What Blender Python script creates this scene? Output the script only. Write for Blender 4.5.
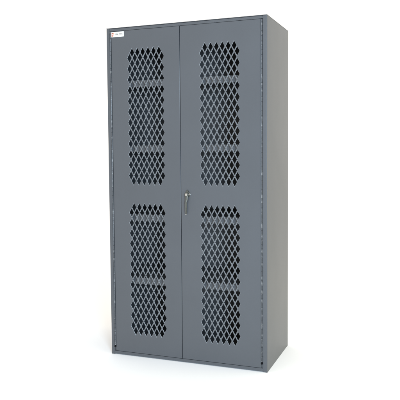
import bpy, bmesh, math
from mathutils import Matrix, Vector, Euler
from mathutils.geometry import tessellate_polygon

for o in list(bpy.data.objects): bpy.data.objects.remove(o)
S = bpy.context.scene
C = S.collection

# ------------------------------------------------------------------ camera
cd = bpy.data.cameras.new('camera')
cam = bpy.data.objects.new('camera', cd); C.objects.link(cam); S.camera = cam
cam.matrix_world = (Matrix.Translation((1.83834, -3.42280, 1.25584))
                    @ Matrix.Rotation(0.380167, 4, 'Z') @ Matrix.Rotation(1.503322, 4, 'X')
                    @ Matrix.Rotation(-0.009399, 4, 'Z'))
cd.sensor_width = 36; cd.lens = 636.046/400*36
cd.shift_x = 19.06/400; cd.shift_y = -7.542/400
cd.clip_start = .05; cd.clip_end = 500

# ------------------------------------------------------------------ light
w = bpy.data.worlds.new('World'); S.world = w; w.use_nodes = True
bg = w.node_tree.nodes['Background']
bg.inputs[0].default_value = (1.0, .975, .93, 1); bg.inputs[1].default_value = 1.22

def area(name, loc, target, sx, sy, power, col):
    l = bpy.data.lights.new(name, 'AREA'); l.shape = 'RECTANGLE'; l.size = sx; l.size_y = sy
    l.energy = power; l.color = col
    o = bpy.data.objects.new(name, l); C.objects.link(o); o.location = loc
    o.rotation_euler = (Vector(target)-Vector(loc)).to_track_quat('-Z', 'Y').to_euler()
    return o
area('key_softbox', (3.35, -4.7, 1.6), (.45, 0, 1.0), 1.0, 1.0, 350, (.60, .80, 1))
area('side_softbox', (5.2, .9, .95), (.98, .27, 1.0), 2.2, 1.2, 72, (1, .74, .03))

S.view_settings.view_transform = 'Standard'; S.view_settings.look = 'None'
S.view_settings.exposure = 0; S.view_settings.gamma = 1

# ------------------------------------------------------------------ materials
def mat(name, col, rough=.5, metal=0, var=0, scale=6, bump=0, bscale=300, spec=.5):
    m = bpy.data.materials.new(name); m.use_nodes = True
    nt = m.node_tree; b = nt.nodes['Principled BSDF']
    b.inputs['Roughness'].default_value = rough; b.inputs['Metallic'].default_value = metal
    b.inputs['Specular IOR Level'].default_value = spec
    tc = nt.nodes.new('ShaderNodeTexCoord')
    n = nt.nodes.new('ShaderNodeTexNoise'); n.inputs['Scale'].default_value = scale
    n.inputs['Detail'].default_value = 5
    nt.links.new(tc.outputs['Object'], n.inputs['Vector'])
    r = nt.nodes.new('ShaderNodeValToRGB'); nt.links.new(n.outputs['Fac'], r.inputs[0])
    a, c = (1-var), (1+var)
    r.color_ramp.elements[0].position = .3; r.color_ramp.elements[1].position = .7
    r.color_ramp.elements[0].color = (col[0]*a, col[1]*a, col[2]*a, 1)
    r.color_ramp.elements[1].color = (col[0]*c, col[1]*c, col[2]*c, 1)
    nt.links.new(r.outputs[0], b.inputs['Base Color'])
    mr = nt.nodes.new('ShaderNodeMapRange'); nt.links.new(n.outputs['Fac'], mr.inputs[0])
    mr.inputs[1].default_value = .3; mr.inputs[2].default_value = .7
    mr.inputs[3].default_value = rough-.02; mr.inputs[4].default_value = rough+.02
    nt.links.new(mr.outputs[0], b.inputs['Roughness'])
    if bump:
        n2 = nt.nodes.new('ShaderNodeTexNoise'); n2.inputs['Scale'].default_value = bscale
        nt.links.new(tc.outputs['Object'], n2.inputs['Vector'])
        # slow waviness of thin sheet steel plus fine powder-coat grain
        n3 = nt.nodes.new('ShaderNodeTexNoise'); n3.inputs['Scale'].default_value = 3.5
        n3.inputs['Detail'].default_value = 1
        nt.links.new(tc.outputs['Object'], n3.inputs['Vector'])
        b1 = nt.nodes.new('ShaderNodeBump'); b1.inputs['Strength'].default_value = .28
        b1.inputs['Distance'].default_value = .012
        nt.links.new(n3.outputs['Fac'], b1.inputs['Height'])
        b2 = nt.nodes.new('ShaderNodeBump'); b2.inputs['Strength'].default_value = bump
        b2.inputs['Distance'].default_value = .0004
        nt.links.new(n2.outputs['Fac'], b2.inputs['Height'])
        nt.links.new(b1.outputs[0], b2.inputs['Normal'])
        nt.links.new(b2.outputs[0], b.inputs['Normal'])
    return m
PAINT = (.064, .0685, .0755)
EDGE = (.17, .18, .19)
paint = mat('grey_powder_coat', PAINT, .36, var=.03, scale=4, bump=.5)
steel = mat('worn_hinge_steel', (.30, .31, .33), .35, metal=.7, var=.35, scale=55)
chrome = mat('chrome', (.62, .62, .60), .12, metal=1, var=.03)
dark = mat('dark_bolt', (.004, .004, .005), .7, spec=.1)
zinc = mat('dull_zinc', (.095, .097, .088), .30, metal=.65, var=.1, scale=60)
edge_m = mat('painted_edge_highlight', EDGE, .34, var=.25, scale=45)  # paler colour on the grille hole bevels paints in the strands' lit edges
white = mat('white_vinyl', (.60, .59, .56), .5)
orange = mat('orange_print', (.62, .24, .16), .5)
brown = mat('brown_print', (.12, .05, .03), .5)
ink = mat('grey_print', (.10, .06, .04), .5)
floor_m = mat('white_floor', (.90, .90, .90), .7, spec=.2)

# ------------------------------------------------------------------ helpers
def bx(bm, x0, x1, y0, y1, z0, z1, mi=0):
    v = [bm.verts.new((x, y, z)) for x in (x0, x1) for y in (y0, y1) for z in (z0, z1)]
    fs = [(0,1,3,2),(4,6,7,5),(0,4,5,1),(2,3,7,6),(0,2,6,4),(1,5,7,3)]
    out = []
    for f in fs:
        g = bm.faces.new([v[i] for i in f]); g.material_index = mi; out.append(g)
    return out
def cyl(bm, p0, p1, r0, r1=None, n=20, mi=0):
    r1 = r0 if r1 is None else r1
    p0, p1 = Vector(p0), Vector(p1); d = p1-p0
    M = Matrix.Translation((p0+p1)/2) @ d.to_track_quat('Z', 'Y').to_matrix().to_4x4()
    r = bmesh.ops.create_cone(bm, cap_ends=True, segments=n, radius1=r0, radius2=r1, depth=d.length, matrix=M)
    for v in r['verts']:
        for f in v.link_faces: f.material_index = mi
def obj(name, bm, mats, parent=None, bev=0, seg=2, smooth=False):
    bmesh.ops.recalc_face_normals(bm, faces=bm.faces)
    me = bpy.data.meshes.new(name); bm.to_mesh(me); bm.free()
    for m in (mats if isinstance(mats, list) else [mats]): me.materials.append(m)
    o = bpy.data.objects.new(name, me); C.objects.link(o)
    if parent: o.parent = parent
    if bev:
        b = o.modifiers.new('bevel', 'BEVEL'); b.width = bev; b.segments = seg
        b.limit_method = 'ANGLE'; b.angle_limit = math.radians(40)
    if smooth or bev:
        for p in me.polygons: p.use_smooth = True
        a = math.radians(35)
        me.set_sharp_from_angle(angle=a)
        if bev:
            wn = o.modifiers.new('wn', 'WEIGHTED_NORMAL'); wn.keep_sharp = True
    return o
def BM(): return bmesh.new()

# ------------------------------------------------------------------ setting
bm = BM()
vs = [bm.verts.new(p) for p in ((-150, -150, 0), (150, -150, 0), (150, 150, 0), (-150, 150, 0))]
bm.faces.new(vs)
fl = obj('floor', bm, floor_m); fl['kind'] = 'structure'

# ------------------------------------------------------------------ cabinet
W, D, H = .983, .5323, 1.981
XS, XE = .0205, .958          # inner faces of the front stiles
DL, DR, SEAM = .0320, .9465, .4705   # hinge side door edges, middle seam
ZT, ZB = 1.9600, .0232        # door top and bottom
cab = bpy.data.objects.new('storage_cabinet', None); C.objects.link(cab)
cab['label'] = 'tall grey steel two-door cabinet with diamond-mesh door panels standing on white floor'
cab['category'] = 'cabinet'

T = .0015
# side panels run from back to front and wrap round as the front stile (bent sheet, rounded corner)
def side(x_out, s, xin):
    bm = BM(); r = .003
    prof = [(x_out, D)]
    for i in range(5):
        a = math.pi/2*i/4
        prof.append((x_out - s*r*(1-math.cos(a)), r - r*math.sin(a)))
    prof += [(xin + s*.001, 0), (xin, .001), (xin, .030), (xin + s*T, .030), (xin+s*T, T*2), (x_out - s*T*2, T*2), (x_out - s*T*2, D)]
    z0, z1 = 0, H-.0045
    lo = [bm.verts.new((x, y, z0)) for x, y in prof]; hi = [bm.verts.new((x, y, z1)) for x, y in prof]
    n = len(prof)
    for i in range(n): bm.faces.new((lo[i], lo[(i+1) % n], hi[(i+1) % n], hi[i]))
    bm.faces.new(hi); bm.faces.new(lo[::-1])
    o = obj('side_panel', bm, paint, cab, smooth=True)
    return o
side(0, -1, XS); side(W, 1, XE)
bm = BM(); bx(bm, .001, W-.001, D-.002, D-.0005, .004, H-.004); obj('back_panel', bm, paint, cab)
# top: folded lid with a front lip
bm = BM(); bx(bm, 0, W, -.0008, D, H-.0035, H)
obj('top_panel', bm, paint, cab, bev=.0012)
bm = BM(); bx(bm, XS+.0005, XE-.0005, .0006, .030, ZT+.0014, H-.0048); obj('top_rail', bm, paint, cab, bev=.001)
bm = BM(); bx(bm, XS+.0005, XE-.0005, .0006, .030, 0.0040, ZB-.0020); obj('bottom_rail', bm, paint, cab, bev=.001)
bm = BM(); bx(bm, .004, W-.004, .031, D-.003, .050, .0515); obj('floor_panel', bm, paint, cab)

# shelves with folded front lip
def shelf(zt):
    bm = BM()
    bx(bm, .0045, W-.0045, .033, D-.004, zt-.0015, zt)
    bx(bm, .0045, W-.0045, .031, .0328, zt-.038, zt)
    bx(bm, .0045, W-.0045, .0330, .043, zt-.0380, zt-.0365)
    return obj('shelf', bm, paint, cab)
for z in (1.667, 1.281, .8665, .4815): shelf(z)

# grille lattice --------------------------------------------------------
PW, N = .0346, 12
def lattice(cx, ztop, zbot):
    ph = (ztop-zbot)/N
    cells = []
    for i in range(N+1):
        for k in range(6): cells.append((cx+(k-2.5)*PW, ztop-i*ph))
    for i in range(N):
        for k in range(7): cells.append((cx+(k-3)*PW, ztop-(i+.5)*ph))
    return cells, ph
def grille(cx, ztop, zbot, parent):
    """steel sheet pierced with rows of upright diamonds; every hole edge is rounded over"""
    cells, ph = lattice(cx, ztop, zbot)
    x0, x1 = cx-.1245, cx+.1245
    z0, z1 = zbot-ph*.56, ztop+ph*.56
    bm = BM()
    kf, kb = .80, .92
    thick = .0030
    def layer(k, y, flip):
        loops = [[Vector((x0, z0, 0)), Vector((x1, z0, 0)), Vector((x1, z1, 0)), Vector((x0, z1, 0))]]
        for (x, z) in cells:
            loops.append([Vector((x, z+ph/2*k, 0)), Vector((x+PW/2*k, z, 0)), Vector((x, z-ph/2*k, 0)), Vector((x-PW/2*k, z, 0))])
        vs = [bm.verts.new((p.x, y, p.y)) for L in loops for p in L]
        for t in tessellate_polygon(loops):
            try: bm.faces.new([vs[i] for i in t])
            except ValueError: pass
        return vs
    # front skin holes are larger than mid loop? strands are narrow ridges: front narrow, swelling behind
    f = layer(kb, 0.0, False)
    ring = []
    for (x, z) in cells:
        ring.append([bm.verts.new((x+dx*PW/2*kf  , .0015, z+dz*ph/2*kf)) for dx, dz in ((0,1),(1,0),(0,-1),(-1,0))])
    b = layer(kf, thick, True)
    for c in range(len(cells)):
        F = f[4+4*c:8+4*c]; B = b[4+4*c:8+4*c]; R = ring[c]
        for i in range(4):
            j = (i+1) % 4
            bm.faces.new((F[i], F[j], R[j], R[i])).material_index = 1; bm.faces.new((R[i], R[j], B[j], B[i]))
    for i in range(4):
        j = (i+1) % 4; bm.faces.new((f[i], f[j], b[j], b[i]))
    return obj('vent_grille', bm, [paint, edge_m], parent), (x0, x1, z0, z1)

def door(xa, xb, cx, hinge_side):
    bm = BM()
    # pressed sheet: front skin split round the two pierced panels, with folded returns
    rects = []
    for zt, zb in ((1.8285, 1.0712), (.9120, .1590)):
        ph = (zt-zb)/N; rects.append((cx-.1245, cx+.1245, zb-ph*.56, zt+ph*.56))
    xs = [xa, rects[0][0], rects[0][1], xb]
    zs = [ZB, rects[1][2], rects[1][3], rects[0][2], rects[0][3], ZT]
    V = [[bm.verts.new((x, 0, z)) for z in zs] for x in xs]
    for i in range(3):
        for j in range(5):
            if i == 1 and j in (1, 3): continue
            bm.faces.new((V[i][j], V[i+1][j], V[i+1][j+1], V[i][j+1]))
    # folded edges
    out = [e for e in bm.edges if len(e.link_faces) == 1 and all(
        abs(v.co.x-xa) < 1e-6 or abs(v.co.x-xb) < 1e-6 or abs(v.co.z-ZB) < 1e-6 or abs(v.co.z-ZT) < 1e-6 for v in e.verts)]
    r = bmesh.ops.extrude_edge_only(bm, edges=out)
    nv = [g for g in r['geom'] if isinstance(g, bmesh.types.BMVert)]
    for v in nv: v.co.y += .022
    # inner fold
    ne = [g for g in r['geom'] if isinstance(g, bmesh.types.BMEdge) and all(v in nv for v in g.verts)]
    r2 = bmesh.ops.extrude_edge_only(bm, edges=ne)
    for v in [g for g in r2['geom'] if isinstance(g, bmesh.types.BMVert)]:
        v.co.x += .015 if abs(v.co.x-xa) < 1e-6 else (-.015 if abs(v.co.x-xb) < 1e-6 else 0)
        v.co.z += .015 if abs(v.co.z-ZB) < 1e-6 else (-.015 if abs(v.co.z-ZT) < 1e-6 else 0)
    o = obj('door', bm, paint, cab, bev=.0015)
    grille(cx, 1.8285, 1.0712, o); grille(cx, .9120, .1590, o)
    return o
dl = door(DL, SEAM-.0014, .2535, 0)
dr = door(SEAM+.0014, DR, .7087, 1)
# closing strip behind the meeting edges
bm = BM(); bx(bm, SEAM-.012, SEAM+.012, .0235, .0250, ZB+.01, ZT-.01); obj('closing_strip', bm, paint, dl)

# piano hinges ----------------------------------------------------------
def hinge(xc, xa, xb):
    bm = BM(); z = ZB+.043; top = ZT-.002; L = .0254; r = .0040; k = 0
    while z < top-.006:
        z2 = min(z+L, top)
        cyl(bm, (xc, -.0005, z+.0006), (xc, -.0005, z2-.0006), r, n=14)
        z = z2; k += 1
    h = obj('hinge', bm, steel_p, cab, smooth=True)
    bm = BM(); bx(bm, xa, xb, .0050, .0065, ZB, ZT); obj('hinge_leaf', bm, paint, h)
    bm = BM(); cyl(bm, (xc, -.0040, .0500), (xc, .004, .0500), .0062, n=6); obj('bolt', bm, dark, h)
    bm = BM(); cyl(bm, (xc, -.0012, .0605), (xc, .004, .0605), .0028, n=16); obj('hinge_pin_end', bm, steel, h, smooth=True)
# painted hinge with paint rubbed off in places
steel_p = mat('rubbed_hinge', PAINT, .35)
nt = steel_p.node_tree; b = nt.nodes['Principled BSDF']
tc = nt.nodes.new('ShaderNodeTexCoord'); n = nt.nodes.new('ShaderNodeTexNoise')
mp = nt.nodes.new('ShaderNodeMapping'); mp.inputs['Scale'].default_value = (1, 1, 1)
n.inputs['Scale'].default_value = 38; n.inputs['Detail'].default_value = 6
nt.links.new(tc.outputs['Object'], mp.inputs[0]); nt.links.new(mp.outputs[0], n.inputs['Vector'])
rp = nt.nodes.new('ShaderNodeValToRGB'); nt.links.new(n.outputs['Fac'], rp.inputs[0])
rp.color_ramp.elements[0].position = .53; rp.color_ramp.elements[1].position = .66
rp.color_ramp.elements[0].color = (PAINT[0], PAINT[1], PAINT[2], 1); rp.color_ramp.elements[1].color = (.16, .165, .17, 1)
nt.links.new(rp.outputs[0], b.inputs['Base Color'])
hinge((XS+DL)/2, XS+.0025, DL-.0008); hinge((XE+DR)/2, DR+.0008, XE-.0025)

# handle ----------------------------------------------------------------
hx, hz = .5105, .9955
bm = BM()
cyl(bm, (hx, 0, hz), (hx, -.0035, hz), .0175, .0160, n=40)            # escutcheon
cyl(bm, (hx, -.0035, hz), (hx, -.013, hz), .0135, .0122, n=40)        # boss
# peak above the boss
pts = [(-.011, .010), (.013, .010), (.005, .026), (.000, .028)]
lo = [bm.verts.new((hx+a, -.0002, hz+c)) for a, c in pts]; hi = [bm.verts.new((hx+a*.8, -.008, hz+c*.95)) for a, c in pts]
bm.faces.new(lo); bm.faces.new(hi[::-1])
for i in range(4): bm.faces.new((lo[i], lo[(i+1) % 4], hi[(i+1) % 4], hi[i]))
# lever hanging straight down
sec = [(-.005, .0110, .0100, .0065), (-.030, .0090, .0110, .0060), (-.045, .0068, .0120, .0055), (-.096, .0054, .0125, .0050), (-.109, .0050, .0120, .0040), (-.1115, .0030, .0110, .0025)]
rings = []
for dz, hw, yc, ht in sec:
    cx_ = hx - .0015 - (.004 if dz < -.04 else 0)
    rings.append([bm.verts.new((cx_+hw*math.cos(a), -yc+ht*math.sin(a), hz+dz)) for a in [2*math.pi*i/16 for i in range(16)]])
for A, B_ in zip(rings, rings[1:]):
    for i in range(16): bm.faces.new((A[i], A[(i+1) % 16], B_[(i+1) % 16], B_[i]))
bm.faces.new(rings[0]); bm.faces.new(rings[-1])
# chrome face cylinder, chrome tip
cyl(bm, (hx-.002, -.0130, hz), (hx-.002, -.0165, hz), .0080, .0070, n=32, mi=1)
bx(bm, hx-.0030, hx-.0010, -.0168, -.0160, hz-.006, hz+.006, mi=2)
cyl(bm, (hx-.0055, -.0105, hz-.1110), (hx-.0055, -.0105, hz-.1165), .0044, .0034, n=16, mi=1)
cyl(bm, (hx+.0180, 0, hz+.003), (hx+.0180, -.0080, hz+.003), .0042, .0036, n=20, mi=1)
obj('handle', bm, [zinc, chrome, dark], dr, bev=.0007, smooth=True)

# label plate stuck in the top corner of the left door --------------------
bm = BM()
a, c_, z0, z1 = .0335, .1160, 1.9265, 1.9565
bx(bm, a, c_, -.0006, -.0001, z0, z1)
y0, y1 = -.0009, -.0005
ym = -.0007
bx(bm, a+.0015, a+.0170, ym, -.0005, z0+.0165, z0+.0265, 1); bx(bm, a+.0015, a+.0100, ym, -.0005, z0+.0035, z0+.0150, 1)
bx(bm, a+.0040, a+.0090, y0, y1, z0+.0185, z0+.0245, 2); bx(bm, a+.0040, a+.0085, y0, y1, z0+.0050, z0+.0105, 2)
bx(bm, a+.0115, a+.0190, ym, -.0005, z0+.0110, z0+.0150, 1)
# line of letters, too small to read
x = a+.024
import random
random.seed(4)
for i in range(13):
    if i == 6: x += .0028
    hgt = .0082
    st = random.choice((0, 1, 2, 3))
    bx(bm, x, x+.0010, y0, y1, z0+.0125, z0+.0125+hgt, 3)
    if st in (0, 2): bx(bm, x+.0011, x+.0028, y0, y1, z0+.0125+hgt-.0012, z0+.0125+hgt, 3)
    if st in (1, 2, 3): bx(bm, x+.0011, x+.0028, y0, y1, z0+.0125, z0+.0137, 3)
    if st in (0, 3): bx(bm, x+.0018, x+.0028, y0, y1, z0+.0140, z0+.0140+.003, 3)
    x += .0038
obj('sticker', bm, [white, orange, brown, ink], dl)
